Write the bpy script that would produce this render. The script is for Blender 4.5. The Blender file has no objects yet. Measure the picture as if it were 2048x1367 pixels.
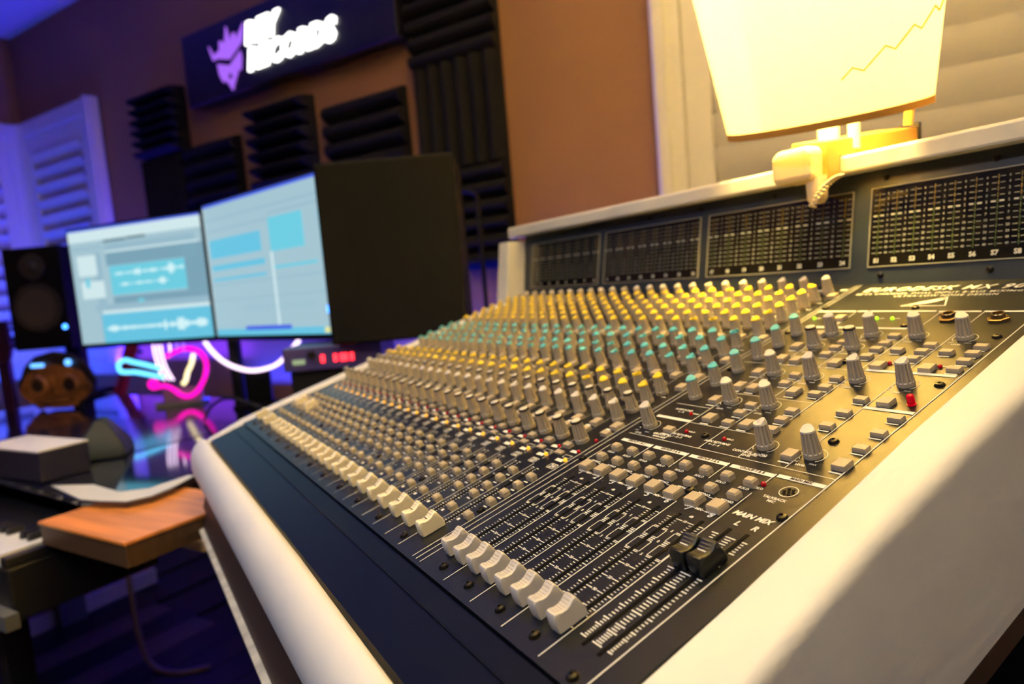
import bpy, bmesh, math, random
from mathutils import Matrix, Vector
random.seed(7)
S = bpy.context.scene
COL = S.collection
# ------------------------------------------------------------------ camera
cam_d = bpy.data.cameras.new('camera'); cam = bpy.data.objects.new('camera', cam_d); COL.objects.link(cam)
CAM = Vector((1.07243, -0.15690, 1.03133))
RX, DN, FW = Vector((0.511896, 0.854904, -0.084267)), Vector((0.035489, -0.119055, -0.992253)), Vector((-0.858314, 0.504940, -0.091283))
cam.matrix_world = Matrix(((RX.x, -DN.x, -FW.x, CAM.x), (RX.y, -DN.y, -FW.y, CAM.y), (RX.z, -DN.z, -FW.z, CAM.z), (0, 0, 0, 1)))
cam_d.sensor_width = 36.0; cam_d.lens = 1346.87 / 2048 * 36.0; cam_d.clip_start = 0.02; cam_d.clip_end = 50
cam_d.dof.use_dof = True; cam_d.dof.focus_distance = 0.43; cam_d.dof.aperture_fstop = 5.4
S.camera = cam
# ------------------------------------------------------------------ world and exposure
w = bpy.data.worlds.new('world'); S.world = w; w.use_nodes = True
w.node_tree.nodes['Background'].inputs[0].default_value = (0.10, 0.11, 0.22, 1)
w.node_tree.nodes['Background'].inputs[1].default_value = 0.05
S.view_settings.view_transform = 'Standard'; S.view_settings.look = 'None'; S.view_settings.gamma = 1
S.view_settings.use_curve_mapping = False; S.view_settings.exposure = 0.5
# ------------------------------------------------------------------ frames
AZ, TAU, P, Z0 = 0.477926, 0.273454, 0.027, 0.85
ROOM = Matrix.Translation((CAM.x, CAM.y, 0)) @ Matrix.Rotation(AZ, 4, 'Z')     # x along the back wall, y towards it
WALL = 1.70                                                                       # back wall at y = 1.70 of that frame
DESKF = Matrix.Translation((0, 0, Z0)) @ Matrix.Rotation(TAU, 4, 'X')            # console panel: x right, y up the slope
CEIL = 2.43
def light(name, kind, loc, energy, col, size=0.1, aim=None, size_y=None, spot=None):
    d = bpy.data.lights.new(name, kind); d.energy = energy; d.color = col
    if kind == 'AREA':
        d.size = size
        if size_y: d.shape = 'RECTANGLE'; d.size_y = size_y
    else: d.shadow_soft_size = size
    if spot: d.spot_size = spot; d.spot_blend = 0.8
    o = bpy.data.objects.new(name, d); COL.objects.link(o); o.location = loc
    if aim is not None: o.rotation_euler = (Vector(aim) - Vector(loc)).to_track_quat('-Z', 'Y').to_euler()
    return o
# unseen neutral downlight, added for the cool light on the console's front
light('unseen_downlight', 'SPOT', (0.35, -1.25, 2.40), 58, (0.83, 0.87, 1.0), 0.08, (0.42, -0.28, 0.80), spot=math.radians(66))
light('right_fill_light', 'AREA', (2.1, -0.5, 2.41), 9, (0.78, 0.85, 1.0), 0.6, (2.0, -0.4, 0.0))  # added fill, no fixture: lifts the outer side of the right cheek
# blue light strips run behind the back desk
def rl(a, y, z): return ROOM @ Vector((a, y, z))
light('blue_strip_light', 'AREA', rl(-2.75, 1.62, 0.80), 8, (0.075, 0.02, 1.0), 0.9, rl(-2.75, 1.55, 2.4), 0.06)
light('blue_corner_light', 'AREA', rl(-3.50, 1.20, 0.62), 6.5, (0.02, 0.08, 1.0), 0.5, rl(-3.45, 1.35, 2.4), 0.3)
light('blue_desk_light', 'AREA', rl(-1.65, 1.63, 0.70), 13, (0.015, 0.03, 1.0), 1.3, rl(-1.65, 1.5, 2.4), 0.05)
light('under_desk_blue_fill', 'AREA', rl(-2.1, 1.22, 0.66), 0.5, (0.02, 0.04, 1.0), 0.8, rl(-2.2, 0.9, 0.0), 0.04)  # added blue fill for the floor and foot rail, no strip built

# ------------------------------------------------------------------ materials
MATS = {}
def mat(name, col, rough=0.5, metal=0.0, noise=None, bump=None, emit=None, estr=0.0, spec=0.5, trans=None, coat=0.0):
    if name in MATS: return MATS[name]
    m = bpy.data.materials.new(name); m.use_nodes = True; nt = m.node_tree; b = nt.nodes['Principled BSDF']
    b.inputs['Base Color'].default_value = (*col, 1); b.inputs['Roughness'].default_value = rough
    b.inputs['Metallic'].default_value = metal; b.inputs['Specular IOR Level'].default_value = spec
    if coat: b.inputs['Coat Weight'].default_value = coat; b.inputs['Coat Roughness'].default_value = 0.08
    tc = nt.nodes.new('ShaderNodeTexCoord')
    if noise:
        sc, amt = noise[0], noise[1]; stretch = noise[2] if len(noise) > 2 else (1, 1, 1)
        mp = nt.nodes.new('ShaderNodeMapping'); mp.inputs['Scale'].default_value = stretch
        n = nt.nodes.new('ShaderNodeTexNoise'); n.inputs['Scale'].default_value = sc; n.inputs['Detail'].default_value = 5
        r = nt.nodes.new('ShaderNodeValToRGB')
        r.color_ramp.elements[0].color = (*[max(0, c * (1 - amt)) for c in col], 1)
        r.color_ramp.elements[1].color = (*[min(1, c * (1 + amt)) for c in col], 1)
        r.color_ramp.elements[0].position = 0.3; r.color_ramp.elements[1].position = 0.7
        nt.links.new(tc.outputs['Object'], mp.inputs['Vector']); nt.links.new(mp.outputs[0], n.inputs['Vector'])
        nt.links.new(n.outputs[0], r.inputs[0]); nt.links.new(r.outputs[0], b.inputs['Base Color'])
    if bump:
        n2 = nt.nodes.new('ShaderNodeTexNoise'); n2.inputs['Scale'].default_value = bump[0]; n2.inputs['Detail'].default_value = 6
        if len(bump) > 2:
            mp2 = nt.nodes.new('ShaderNodeMapping'); mp2.inputs['Scale'].default_value = bump[2]
            nt.links.new(tc.outputs['Object'], mp2.inputs['Vector']); nt.links.new(mp2.outputs[0], n2.inputs['Vector'])
        else: nt.links.new(tc.outputs['Object'], n2.inputs['Vector'])
        bp = nt.nodes.new('ShaderNodeBump'); bp.inputs['Strength'].default_value = bump[1]; bp.inputs['Distance'].default_value = 0.002
        nt.links.new(n2.outputs[0], bp.inputs['Height']); nt.links.new(bp.outputs[0], b.inputs['Normal'])
    if emit: b.inputs['Emission Color'].default_value = (*emit, 1); b.inputs['Emission Strength'].default_value = estr
    if trans is not None: b.inputs['Transmission Weight'].default_value = trans
    MATS[name] = m; return m
def glow(name, col, s):
    s *= 0.72
    return mat(name, (0.02, 0.02, 0.02), 0.4, emit=col, estr=s)

# ------------------------------------------------------------------ mesh helpers
class MB:
    def __init__(s): s.v = []; s.f = []
    def add(s, vs, fs):
        o = len(s.v); s.v += [tuple(q) for q in vs]; s.f += [tuple(i + o for i in f) for f in fs]; return s
    def box(s, x0, x1, y0, y1, z0, z1):
        return s.add([(x0,y0,z0),(x1,y0,z0),(x1,y1,z0),(x0,y1,z0),(x0,y0,z1),(x1,y0,z1),(x1,y1,z1),(x0,y1,z1)],
                     [(3,2,1,0),(4,5,6,7),(0,1,5,4),(1,2,6,5),(2,3,7,6),(3,0,4,7)])
    def loft(s, rings, cap=True):
        n = len(rings[0]); vs = [p for r in rings for p in r]; fs = []
        for k in range(len(rings) - 1):
            for i in range(n):
                j = (i + 1) % n; fs.append((k*n+i, k*n+j, (k+1)*n+j, (k+1)*n+i))
        if cap: fs.append(tuple(reversed(range(n)))); fs.append(tuple((len(rings)-1)*n + i for i in range(n)))
        return s.add(vs, fs)
    def rects(s, rings, cx=0, cy=0):          # rings of (halfx, halfy, z)
        return s.loft([[(cx-a,cy-b,z),(cx+a,cy-b,z),(cx+a,cy+b,z),(cx-a,cy+b,z)] for a, b, z in rings])
    def lathe(s, prof, n=24, c=(0,0,0), ax='z'):
        rings = []
        for r, z in prof:
            ring = []
            for i in range(n):
                t = 2*math.pi*i/n; x, y = r*math.cos(t), r*math.sin(t)
                if ax == 'z': q = (c[0]+x, c[1]+y, c[2]+z)
                elif ax == 'y': q = (c[0]+x, c[1]-z, c[2]+y)      # axis towards -y
                else: q = (c[0]+z, c[1]+x, c[2]+y)
                ring.append(q)
            rings.append(ring)
        return s.loft(rings)
    def prism(s, poly, d0, d1, plane='xy'):
        def q(a, b, d): return (a, b, d) if plane == 'xy' else ((a, d, b) if plane == 'xz' else (d, a, b))
        n = len(poly); vs = [q(a, b, d0) for a, b in poly] + [q(a, b, d1) for a, b in poly]
        fs = [(i, (i+1) % n, n+(i+1) % n, n+i) for i in range(n)] + [tuple(reversed(range(n))), tuple(range(n, 2*n))]
        return s.add(vs, fs)
    def tube(s, pts, r, n=8, closed=False):
        pts = [Vector(q) for q in pts]; m = len(pts); rings = []; up = Vector((0.123, 0.31, 0.94))
        for i, q in enumerate(pts):
            a = pts[i-1] if i > 0 or closed else q; b = pts[(i+1) % m] if i < m-1 or closed else q
            t = (b - a).normalized(); u = t.cross(up).normalized(); v = t.cross(u)
            rr = r(i/(m-1)) if callable(r) else r
            rings.append([q + (u*math.cos(2*math.pi*k/n) + v*math.sin(2*math.pi*k/n))*rr for k in range(n)])
        if closed: rings.append(rings[0]); return s.loft(rings, cap=False)
        return s.loft(rings)
    def quad(s, x0, x1, y0, y1, z): return s.add([(x0,y0,z),(x1,y0,z),(x1,y1,z),(x0,y1,z)], [(0,1,2,3)])
    def tf(s, M): s.v = [tuple(M @ Vector(q)) for q in s.v]; return s
    def merge(s, o): return s.add(o.v, o.f)
    def mesh(s, name, m, smooth=None):
        me = bpy.data.meshes.new(name); me.from_pydata(s.v, [], s.f); me.update()
        bm = bmesh.new(); bm.from_mesh(me); bmesh.ops.recalc_face_normals(bm, faces=bm.faces); bm.to_mesh(me); bm.free()
        if m: me.materials.append(m)
        if smooth is not None:
            me.polygons.foreach_set('use_smooth', [True]*len(me.polygons)); me.set_sharp_from_angle(angle=math.radians(smooth))
        return me
def put(name, me, parent=None, M=None, kind=None, label=None):
    o = bpy.data.objects.new(name, me); COL.objects.link(o)
    if parent is not None: o.parent = parent
    if M is not None: o.matrix_local = M if parent is not None else M
    if kind: o['kind'] = kind
    if label: o['label'] = label
    return o
def part(name, mb, m, parent, M=None, smooth=None, bevel=0, label=None, kind=None):
    o = put(name, mb.mesh(name, m, smooth), parent, M, kind, label)
    if bevel:
        b = o.modifiers.new('bevel', 'BEVEL'); b.width = bevel; b.segments = 2; b.limit_method = 'ANGLE'
    return o
def tag(o, label, cat, group=None):
    o['label'] = label; o['category'] = cat
    if group: o['group'] = group
    return o
def thing(name, label, cat, M, group=None):
    o = bpy.data.objects.new(name, None); COL.objects.link(o); o.empty_display_size = 0.05; o.matrix_world = M
    return tag(o, label, cat, group)
def solo(name, mb, m, M, label, cat, group=None, smooth=None, bevel=0):
    o = part(name, mb, m, None, M, smooth, bevel); return tag(o, label, cat, group)
def struct(name, mb, m, M=None, parent=None, bevel=0):
    o = part(name, mb, m, parent, M, bevel=bevel)
    if parent is None: o['kind'] = 'structure'
    return o
def copy_tree(o, M, parent=None):
    c = o.copy(); COL.objects.link(c); c.parent = parent
    c.matrix_local = M if M is not None else o.matrix_local
    for ch in list(o.children):
        copy_tree(ch, None, c)
    return c
_tc = {}
def text_mb(txt, size, align='CENTER', shear=0.0, offset=0.0, extrude=0.0, spacing=1.0):
    key = (txt, align, shear, round(offset/size, 4), round(extrude/size, 4), spacing)
    if key not in _tc:
        cu = bpy.data.curves.new('t', 'FONT'); cu.body = txt; cu.size = 1.0; cu.align_x = align; cu.align_y = 'CENTER'
        cu.shear = shear; cu.offset = offset/size; cu.extrude = extrude/size; cu.space_character = spacing; cu.resolution_u = 2
        o = bpy.data.objects.new('t', cu); me = o.to_mesh()
        _tc[key] = ([tuple(v.co) for v in me.vertices], [tuple(p.vertices) for p in me.polygons])
        o.to_mesh_clear(); bpy.data.objects.remove(o); bpy.data.curves.remove(cu)
    vs, fs = _tc[key]
    return MB().add([(x*size, y*size, z*size) for x, y, z in vs], fs)
def T(x=0, y=0, z=0): return Matrix.Translation((x, y, z))
def RZ(a): return Matrix.Rotation(a, 4, 'Z')
def RXm(a): return Matrix.Rotation(a, 4, 'X')

# ------------------------------------------------------------------ room shell
wallm = mat('brown_wall_paint', (0.30, 0.155, 0.075), 0.75, noise=(3, 0.06), bump=(180, 0.15))
whitep = mat('white_gloss_trim', (0.78, 0.76, 0.74), 0.4, noise=(6, 0.03))
ceilm = mat('ceiling_paint', (0.72, 0.72, 0.74), 0.9, noise=(4, 0.03))
floorm = mat('dark_floorboard', (0.014, 0.012, 0.014), 0.5, noise=(8, 0.35, (1, 0.1, 1)))
floorl = mat('lighter_floorboard', (0.12, 0.09, 0.08), 0.55, noise=(8, 0.35, (1, 0.1, 1)))
XL, XR, YB = -3.87, 2.2, -2.6
struct('wall_back', MB().box(XL-0.1, XR+0.1, WALL, WALL+0.1, 0, CEIL), wallm, ROOM)
struct('wall_left', MB().box(XL-0.1, XL, YB, WALL, 0, CEIL), wallm, ROOM)
struct('wall_right', MB().box(XR, XR+0.1, YB, WALL, 0, CEIL), wallm, ROOM)
struct('wall_front', MB().box(XL-0.1, XR+0.1, YB-0.1, YB, 0, CEIL), wallm, ROOM)
struct('ceiling', MB().box(XL-0.1, XR+0.1, YB-0.1, WALL+0.1, CEIL, CEIL+0.1), ceilm, ROOM)
fl = struct('floor', MB().box(XL-0.1, XR+0.1, YB-0.1, WALL+0.1, -0.1, -0.012), floorm, ROOM)
pl = MB().box(-0.058, 0.058, 0, 1.25, -0.012, 0.0)
pm = pl.mesh('floor_plank', floorm); pm2 = pl.mesh('floor_plank', floorl)
for i in range(26):
    a = -3.75 + i*0.12
    for k in range(3):
        y0 = YB + 0.05 + k*1.27 + (0.4 if i % 2 else 0.0)
        if y0 + 1.25 > WALL: continue
        put('floor_plank', pm2 if (i, k) in ((12, 2), (14, 2), (15, 1), (17, 1)) else pm, fl, T(a, y0, 0))
struct('baseboard_back', MB().box(XL, XR, WALL-0.018, WALL, 0, 0.13), whitep, ROOM)
struct('baseboard_left', MB().box(XL, XL+0.018, YB, WALL-0.018, 0, 0.13), whitep, ROOM)

def shutter_window(name, x0, x1, z0, z1, M, stiles, pitch, tilt, frame=0.075):
    root = part(name, MB().box(x0, x1, -0.004, 0.0, z0, z1), mat('window_glass_dark', (0.03, 0.03, 0.05), 0.1), None, M); root['kind'] = 'structure'
    f = MB(); f.box(x0, x0+frame, -0.045, 0, z0, z1); f.box(x1-frame, x1, -0.045, 0, z0, z1); f.box(x0+frame, x1-frame, -0.045, 0, z1-frame, z1); f.box(x0+frame, x1-frame, -0.045, 0, z0, z0+frame)
    part('window_frame', f, whitep, root, bevel=0.008)
    f2 = MB(); f2.box(x0+0.012, x0+frame*0.55, -0.058, -0.045, z0, z1); f2.box(x1-frame*0.55, x1-0.012, -0.058, -0.045, z0, z1)
    part('window_moulding', f2, whitep, root, bevel=0.004)
    n = len(stiles) - 1
    for k in range(n):
        a, b = stiles[k], stiles[k+1]; st = 0.062
        s = MB(); s.box(a, a+st, -0.035, -0.008, z0+frame, z1-frame); s.box(b-st, b, -0.035, -0.008, z0+frame, z1-frame)
        s.box(a+st, b-st, -0.035, -0.008, z1-frame-0.09, z1-frame); s.box(a+st, b-st, -0.035, -0.008, z0+frame, z0+frame+0.09)
        part('shutter_panel', s, whitep, root, bevel=0.003)
        z = z1-frame-0.09-pitch*0.55
        sm = MB().loft([[(x, math.cos(t)*0.005, math.sin(t)*0.044) for t in [2*math.pi*i/10 for i in range(10)]] for x in (0, b-a-2*st-0.004)]).mesh('slat', whitep, 60)
        while z > z0+frame+0.09+pitch*0.3:
            put('slat', sm, root, T(a+st+0.002, -0.022, z) @ RXm(tilt)); z -= pitch
    return root
M_bw = ROOM @ T(0, WALL, 0)
shutter_window('window_1', -0.572, 1.35, 0.55, 2.25, M_bw, [-0.495, 0.42, 1.28], 0.078, math.radians(22))
shutter_window('window_2', -3.86, -3.13, 0.75, 2.0, M_bw, [-3.785, -3.20], 0.074, math.radians(35))
M_lw = ROOM @ T(XL, 0, 0) @ RZ(math.radians(90))
shutter_window('window_3', 0.55, 1.69, 0.75, 2.0, M_lw, [0.63, 1.12, 1.62], 0.074, math.radians(35))

# ------------------------------------------------------------------ acoustic foam on the back wall
foamm = mat('charcoal_acoustic_foam', (0.012, 0.012, 0.014), 0.95, bump=(400, 0.5), spec=0.1)
def foam(a, z, wd_, ht, vertical, ridges, label, depth=0.05):
    mb = MB(); prof = [(0, 0)]
    L = wd_ if vertical else ht
    for k in range(ridges):
        s0 = k*L/ridges; w_ = L/ridges
        for t in range(9):
            x = t/8; prof.append((s0 + x*w_*0.999, -(0.018 + (depth-0.018)*math.sin(math.pi*x)**0.7)))
    prof.append((L, 0))
    if vertical: mb.prism([(x, y) for x, y in prof], 0, ht, 'xy')
    else: mb.prism([(y, x) for x, y in prof], 0, wd_, 'yz')
    o = solo('acoustic_foam_panel', mb, foamm, ROOM @ T(a, WALL-0.001, z), label, 'foam panel', 'acoustic foam panels on the brown wall')
    return o
foam(-1.325, 1.682, 0.305, 0.305, False, 6, 'horizontally ridged black foam panel right of the lit wall sign')
foam(-1.325, 1.377, 0.305, 0.305, True, 6, 'vertically ridged black foam panel below the topmost one in the right column')
foam(-1.325, 1.072, 0.305, 0.305, False, 6, 'horizontally ridged black foam panel at the foot of the right column')
foam(-1.71, 1.36, 0.335, 0.30, False, 5, 'horizontally ridged black foam panel just above the right monitor speaker', 0.055)
foam(-2.06, 1.42, 0.275, 0.30, False, 6, 'horizontally ridged black foam panel hanging under the middle of the lit sign', 0.09)
foam(-2.49, 1.36, 0.30, 0.30, False, 5, 'horizontally ridged black foam panel above the left computer monitor', 0.055)
foam(-2.77, 1.65, 0.27, 0.255, False, 6, 'horizontally ridged black foam panel at upper left beside the shutters', 0.09)
foam(-2.80, 1.35, 0.275, 0.30, True, 7, 'vertically ridged black foam panel at lower left behind the left monitor')
foam(-2.165, 1.12, 0.38, 0.235, False, 6, 'horizontally ridged black foam panel mostly hidden behind the two monitors')

# ------------------------------------------------------------------ lit wall sign
sgn = thing('wall_sign', 'long black wall sign with glowing white lettering and a purple crowned emblem', 'sign', ROOM @ T(-2.385, WALL-0.001, 1.785))
part('sign_board', MB().box(0, 1.05, -0.07, 0, 0, 0.258), mat('sign_black', (0.008, 0.008, 0.011), 0.35), sgn, bevel=0.003)
SX = Matrix.Rotation(math.radians(90), 4, 'X')
lm = glow('sign_white_light', (1.0, 0.98, 0.93), 4.0)
for txt, x, z, sz in (('REY', 0.372, 0.170, 0.096), ('RECORDS', 0.372, 0.082, 0.096)):
    t = text_mb(txt, sz, 'LEFT', 0.22, 0.0045, 0.004, 1.0)
    part('lettering', t, lm, sgn, T(x, -0.075, z) @ SX, label='glowing white letters reading ' + txt)
pm_ = glow('sign_purple_light', (0.42, 0.14, 1.0), 0.95)
crown = [(0, .155), (.025, .105), (.06, .12), (.065, .16), (.085, .15), (.092, .13), (.108, .21), (.125, .13), (.135, .165), (.152, .17), (.155, .135), (.205, .195), (.185, .12), (.175, .112), (.108, .065), (.035, .09), (.018, .085)]
face = [(.04, .082), (.108, .055), (.172, .10), (.175, .07), (.165, .02), (.152, .025), (.125, -.02), (.108, -.055), (.09, -.02), (.07, .002), (.062, -.008), (.045, .03)]
part('crown_emblem', MB().prism(crown, -0.076, -0.071, 'xz'), pm_, sgn, T(0.166, 0, 0.064) @ Matrix.Diagonal((1, 1, 0.78, 1)), label='glowing purple crown')
part('mask_emblem', MB().prism(face, -0.076, -0.071, 'xz'), pm_, sgn, T(0.166, 0, 0.050) @ Matrix.Diagonal((1, 1, 0.78, 1)), label='glowing purple bearded face below the crown')
part('mask_mouth', MB().prism([(.098, .005), (.108, .022), (.118, .005), (.108, -.008)], -0.078, -0.0755, 'xz'), MATS['sign_black'], sgn, T(0.166, 0, 0.050) @ Matrix.Diagonal((1, 1, 0.78, 1)))

# ------------------------------------------------------------------ console: frame (white painted wood)
wpaint = mat('white_painted_wood', (0.64, 0.635, 0.64), 0.45, noise=(14, 0.05), bump=(30, 0.8, (1, 0.3, 1)))
padm = mat('white_padded_roll', (0.65, 0.65, 0.68), 0.5, noise=(9, 0.03), bump=(14, 0.12))
dwood = mat('dark_brown_board', (0.035, 0.020, 0.018), 0.45, noise=(12, 0.25, (0.1, 1, 1)))
pale = mat('worn_pale_edge', (0.55, 0.52, 0.42), 0.55, noise=(60, 0.25))
blackm = mat('matt_black', (0.006, 0.006, 0.007), 0.6, spec=0.2)
fr = thing('console_desk', 'white painted wooden console desk with a rolled front edge around the mixer', 'desk', DESKF @ T(0, 0, 0))
INV = DESKF.inverted()
U = lambda u: u*P
# right cheek, lofted along the slope
def cheek(u0, u1, secs, r, low):                 # secs: (v, inner height, outer height)
    rings = []
    for v, ti, th in secs:
        a0, a1 = U(u0), U(u1); s = 1 if u1 > u0 else -1
        ring = [(a0, v*P, low), (a0, v*P, ti - 0.003), (a0 + s*0.003, v*P, ti), ((a0+a1)/2, v*P, ti*0.6 + th*0.4 + 0.0008)]
        for k in range(6):
            t = math.pi/2*k/5; ring.append((a1 - s*r + s*r*math.sin(t), v*P, th - r + r*math.cos(t)))
        ring.append((a1, v*P, low)); rings.append(ring)
    return MB().loft(rings)
secsR = [(-3.45, -0.05, -0.055), (-3.3, -0.035, -0.045), (-2.9, -0.018, -0.034), (-2.0, -0.006, -0.022), (0, 0.0, -0.012), (1.5, 0.001, -0.006), (3, 0.002, -0.001), (5.5, 0.005, 0.006), (9, 0.010, 0.010), (14, 0.012, 0.012), (23.4, 0.012, 0.012)]
part('right_cheek', cheek(31.72, 33.0, secsR, 0.009, -0.112), wpaint, fr, smooth=28)
secsL = [(v, h, h) for v, h in ((-3.3, -0.035), (-2.9, -0.018), (-2.0, -0.006), (0, 0.001), (4, 0.003), (20, 0.004), (23.4, 0.004))]
part('left_cheek', cheek(-0.68, -2.0, secsL, 0.006, -0.112), wpaint, fr, smooth=50)
prof = [(-2.12, -0.004), (-2.3, -0.001), (-2.6, -0.0015), (-2.9, -0.006), (-3.15, -0.013), (-3.34, -0.023), (-3.46, -0.036), (-3.48, -0.05), (-3.4, -0.062), (-3.2, -0.070), (-2.9, -0.074), (-2.12, -0.074)]
rings = []
for u, s in ((-1.9, 0.70), (-1.8, 0.86), (-1.6, 0.95), (-1.2, 1.0), (4, 1.0), (12, 1.0), (20, 1.0), (28, 1.0), (33.0, 1.0)):
    wob = 0.0012*math.sin(u*1.3)
    rings.append([(U(u), (-2.12 + (v+2.12)*s)*P + (wob if i in (0, 11) else 0), -0.036 + (h+0.036)*s) for i, (v, h) in enumerate(prof)])
part('front_roll', MB().loft(rings), padm, fr, smooth=60)
part('under_board', MB().box(U(-0.6), U(33), U(-4.1), U(22), -0.128, -0.113), dwood, fr)
part('front_fascia', MB().add([(U(-0.6), U(-3.2), -0.068), (U(33), U(-3.2), -0.068), (U(33), U(-4.25), -0.112), (U(-0.6), U(-4.25), -0.112), (U(-0.6), U(-3.2), -0.112), (U(33), U(-3.2), -0.112)],
     [(0,1,2,3), (3,2,5,4), (0,4,5,1), (0,3,4), (1,5,2)]), dwood, fr)
part('edge_strip', MB().box(U(-0.6), U(33), U(-4.42), U(-4.1), -0.128, -0.108), pale, fr, bevel=0.002)
part('back_board', MB().box(U(-2), U(33), U(22.6), U(23.4), -0.112, 0.10), wpaint, fr)
# top rail and left post stand upright in the room
RF = INV
rail = MB().prism([(-0.055, 0.518), (0.93, 0.518), (0.93, 0.74), (-0.075, 0.74), (-0.075, 0.535)], 1.112, 1.131, 'xy').tf(RF)
part('top_rail', rail, wpaint, fr, bevel=0.003)
def wp(u, v, h): return DESKF @ Vector((U(u), U(v), h))
post = MB().loft([[(-0.062, 0.50, z), (-0.025, 0.50, z), (-0.025, 0.70, z), (-0.062, 0.70, z)] if z > 1.05 else [(-0.054, 0.478, z), (-0.016, 0.478, z), (-0.016, 0.70, z), (-0.054, 0.70, z)] for z in (0.98, 1.103)]).tf(RF)
part('left_post', post, wpaint, fr, bevel=0.002)
postR = MB().box(0.855, 0.89, 0.50, 0.70, 0.98, 1.111).tf(RF); part('right_post', postR, wpaint, fr)
for x in (0.02, 0.80):
    for y in (0.06, 0.52):
        part('leg', MB().box(x, x+0.06, y, y+0.06, 0, Z0 - 0.115 + y*math.tan(TAU)).tf(RF), blackm, fr)
part('modesty_board', MB().box(0.02, 0.86, 0.50, 0.52, 0.15, 0.84).tf(RF), blackm, fr)

# ------------------------------------------------------------------ console: mixer
panelm = mat('charcoal_blue_panel_enamel', (0.005, 0.007, 0.0095), 0.34, spec=0.42, noise=(30, 0.12), bump=(900, 0.06))
armm = mat('blue_black_armrest_plastic', (0.002, 0.0035, 0.0095), 0.36, spec=0.15, bump=(700, 0.05))
whiteink = mat('white_print', (0.72, 0.72, 0.70), 0.55)
slotm = mat('slot_black', (0.002, 0.002, 0.002), 0.8, spec=0.1)
knobm = mat('warm_grey_knob_plastic', (0.47, 0.40, 0.29), 0.45)
btnm = mat('warm_grey_button_plastic', (0.42, 0.355, 0.255), 0.42)
cw, cy_, cc, ck = mat('white_cap', (0.62, 0.585, 0.51), 0.4), mat('yellow_cap', (0.88, 0.64, 0.02), 0.4), mat('turquoise_cap', (0.10, 0.46, 0.52), 0.4), mat('black_cap', (0.012, 0.012, 0.012), 0.4)
creamf = mat('cream_fader_plastic', (0.90, 0.80, 0.56), 0.4)
greyf = mat('grey_fader_plastic', (0.56, 0.53, 0.50), 0.42)
grvm = mat('grip_groove', (0.42, 0.37, 0.32), 0.6)
screwm = mat('black_screw', (0.02, 0.018, 0.014), 0.3, 0.6)
mx = thing('mixing_console', 'large charcoal audio mixing console with rows of knobs, buttons and faders', 'mixer', DESKF)
part('control_panel', MB().box(U(-0.68), U(31.72), U(-0.12), U(19.95), -0.10, 0), panelm, mx)
arm = MB().loft([[(U(u), v*P, h) for v, h in ((-0.13, -0.04), (-0.13, -0.0035), (-0.16, -0.0022), (-0.69, -0.0024), (-0.71, -0.0014), (-0.74, -0.0014), (-0.76, -0.0026), (-0.80, -0.0028), (-2.0, -0.0050), (-2.11, -0.008), (-2.12, -0.04))] for u in (-0.66, 31.7)])
part('armrest', arm, armm, mx)
pr = MB()                                     # all flat white print on the panel
H = 0.00035
def line(u0, v0, u1, v1, wdt=0.022):
    a, b = Vector((U(u0), U(v0))), Vector((U(u1), U(v1))); d = (b-a).normalized(); n = Vector((-d.y, d.x))*wdt*P/2
    pr.add([(a.x-n.x, a.y-n.y, H), (b.x-n.x, b.y-n.y, H), (b.x+n.x, b.y+n.y, H), (a.x+n.x, a.y+n.y, H)], [(0, 1, 2, 3)])
def rect(u0, u1, v0, v1): pr.quad(U(u0), U(u1), U(v0), U(v1), H)
def frame(u0, u1, v0, v1, wd_=0.02):
    line(u0, v0, u1, v0, wd_); line(u0, v1, u1, v1, wd_); line(u0, v0, u0, v1, wd_); line(u1, v0, u1, v1, wd_)
def ptext(s, u, v, size, align='CENTER', shear=0.0, off=0.0, target=None, sp=1.0):
    t = text_mb(s, U(size), align, shear, U(off), 0, sp).tf(T(U(u), U(v), H if target is None else H+0.0003)); (pr if target is None else target).merge(t)
def arc(u, v, r, w_=0.018, a0=-50, a1=230, n=16):
    for k in range(n):
        t0, t1 = math.radians(a0+(a1-a0)*k/n), math.radians(a0+(a1-a0)*(k+1)/n)
        line(u+r*math.cos(t0), v+r*math.sin(t0), u+r*math.cos(t1), v+r*math.sin(t1), w_)
darkp = MB()                                  # dark print on the white strips

# prototypes
def knob_mesh(h=0.0166, r0=0.0056, r1=0.0043, fl=12):
    n = fl*3; rings = []
    for z, r, d in ((0, r0*1.0, 0), (0.0028, r0, 0), (0.0034, r0*0.98, 0.0009), (h*0.8, r1*1.05, 0.0009), (h, r1, 0.0004)):
        rings.append([((r - (d if i % 3 == 0 else 0))*math.cos(2*math.pi*i/n), (r - (d if i % 3 == 0 else 0))*math.sin(2*math.pi*i/n), z) for i in range(n)])
    return MB().loft(rings).mesh('knob', knobm, 35)
KN = knob_mesh()
def cap_mesh(m):
    mb = MB(); n = 20
    rings = []
    for z, r in ((0.0164, 0.0044), (0.0174, 0.0042), (0.0180, 0.0035)):
        rings.append([(r*math.cos(2*math.pi*i/n), r*math.sin(2*math.pi*i/n), z + (0.0016*math.sin(2*math.pi*i/n) if z > 0.0175 else 0)) for i in range(n)])
    mb.loft(rings); return mb.mesh('cap', m, 40)
CAPS = {'w': cap_mesh(cw), 'y': cap_mesh(cy_), 'c': cap_mesh(cc), 'k': MB().lathe([(0.0038, 0.0172), (0.0037, 0.0180), (0.0025, 0.0184)], 16).mesh('cap', cw, 40)}
RING = MB().lathe([(0.0040, 0.0160), (0.0046, 0.0162), (0.0045, 0.0175), (0.0040, 0.0178)], 20).mesh('black_ring', ck, 40)
NAMES = {'w': 'level_knob', 'y': 'equalizer_knob', 'c': 'send_knob', 'k': 'pan_knob'}
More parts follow.
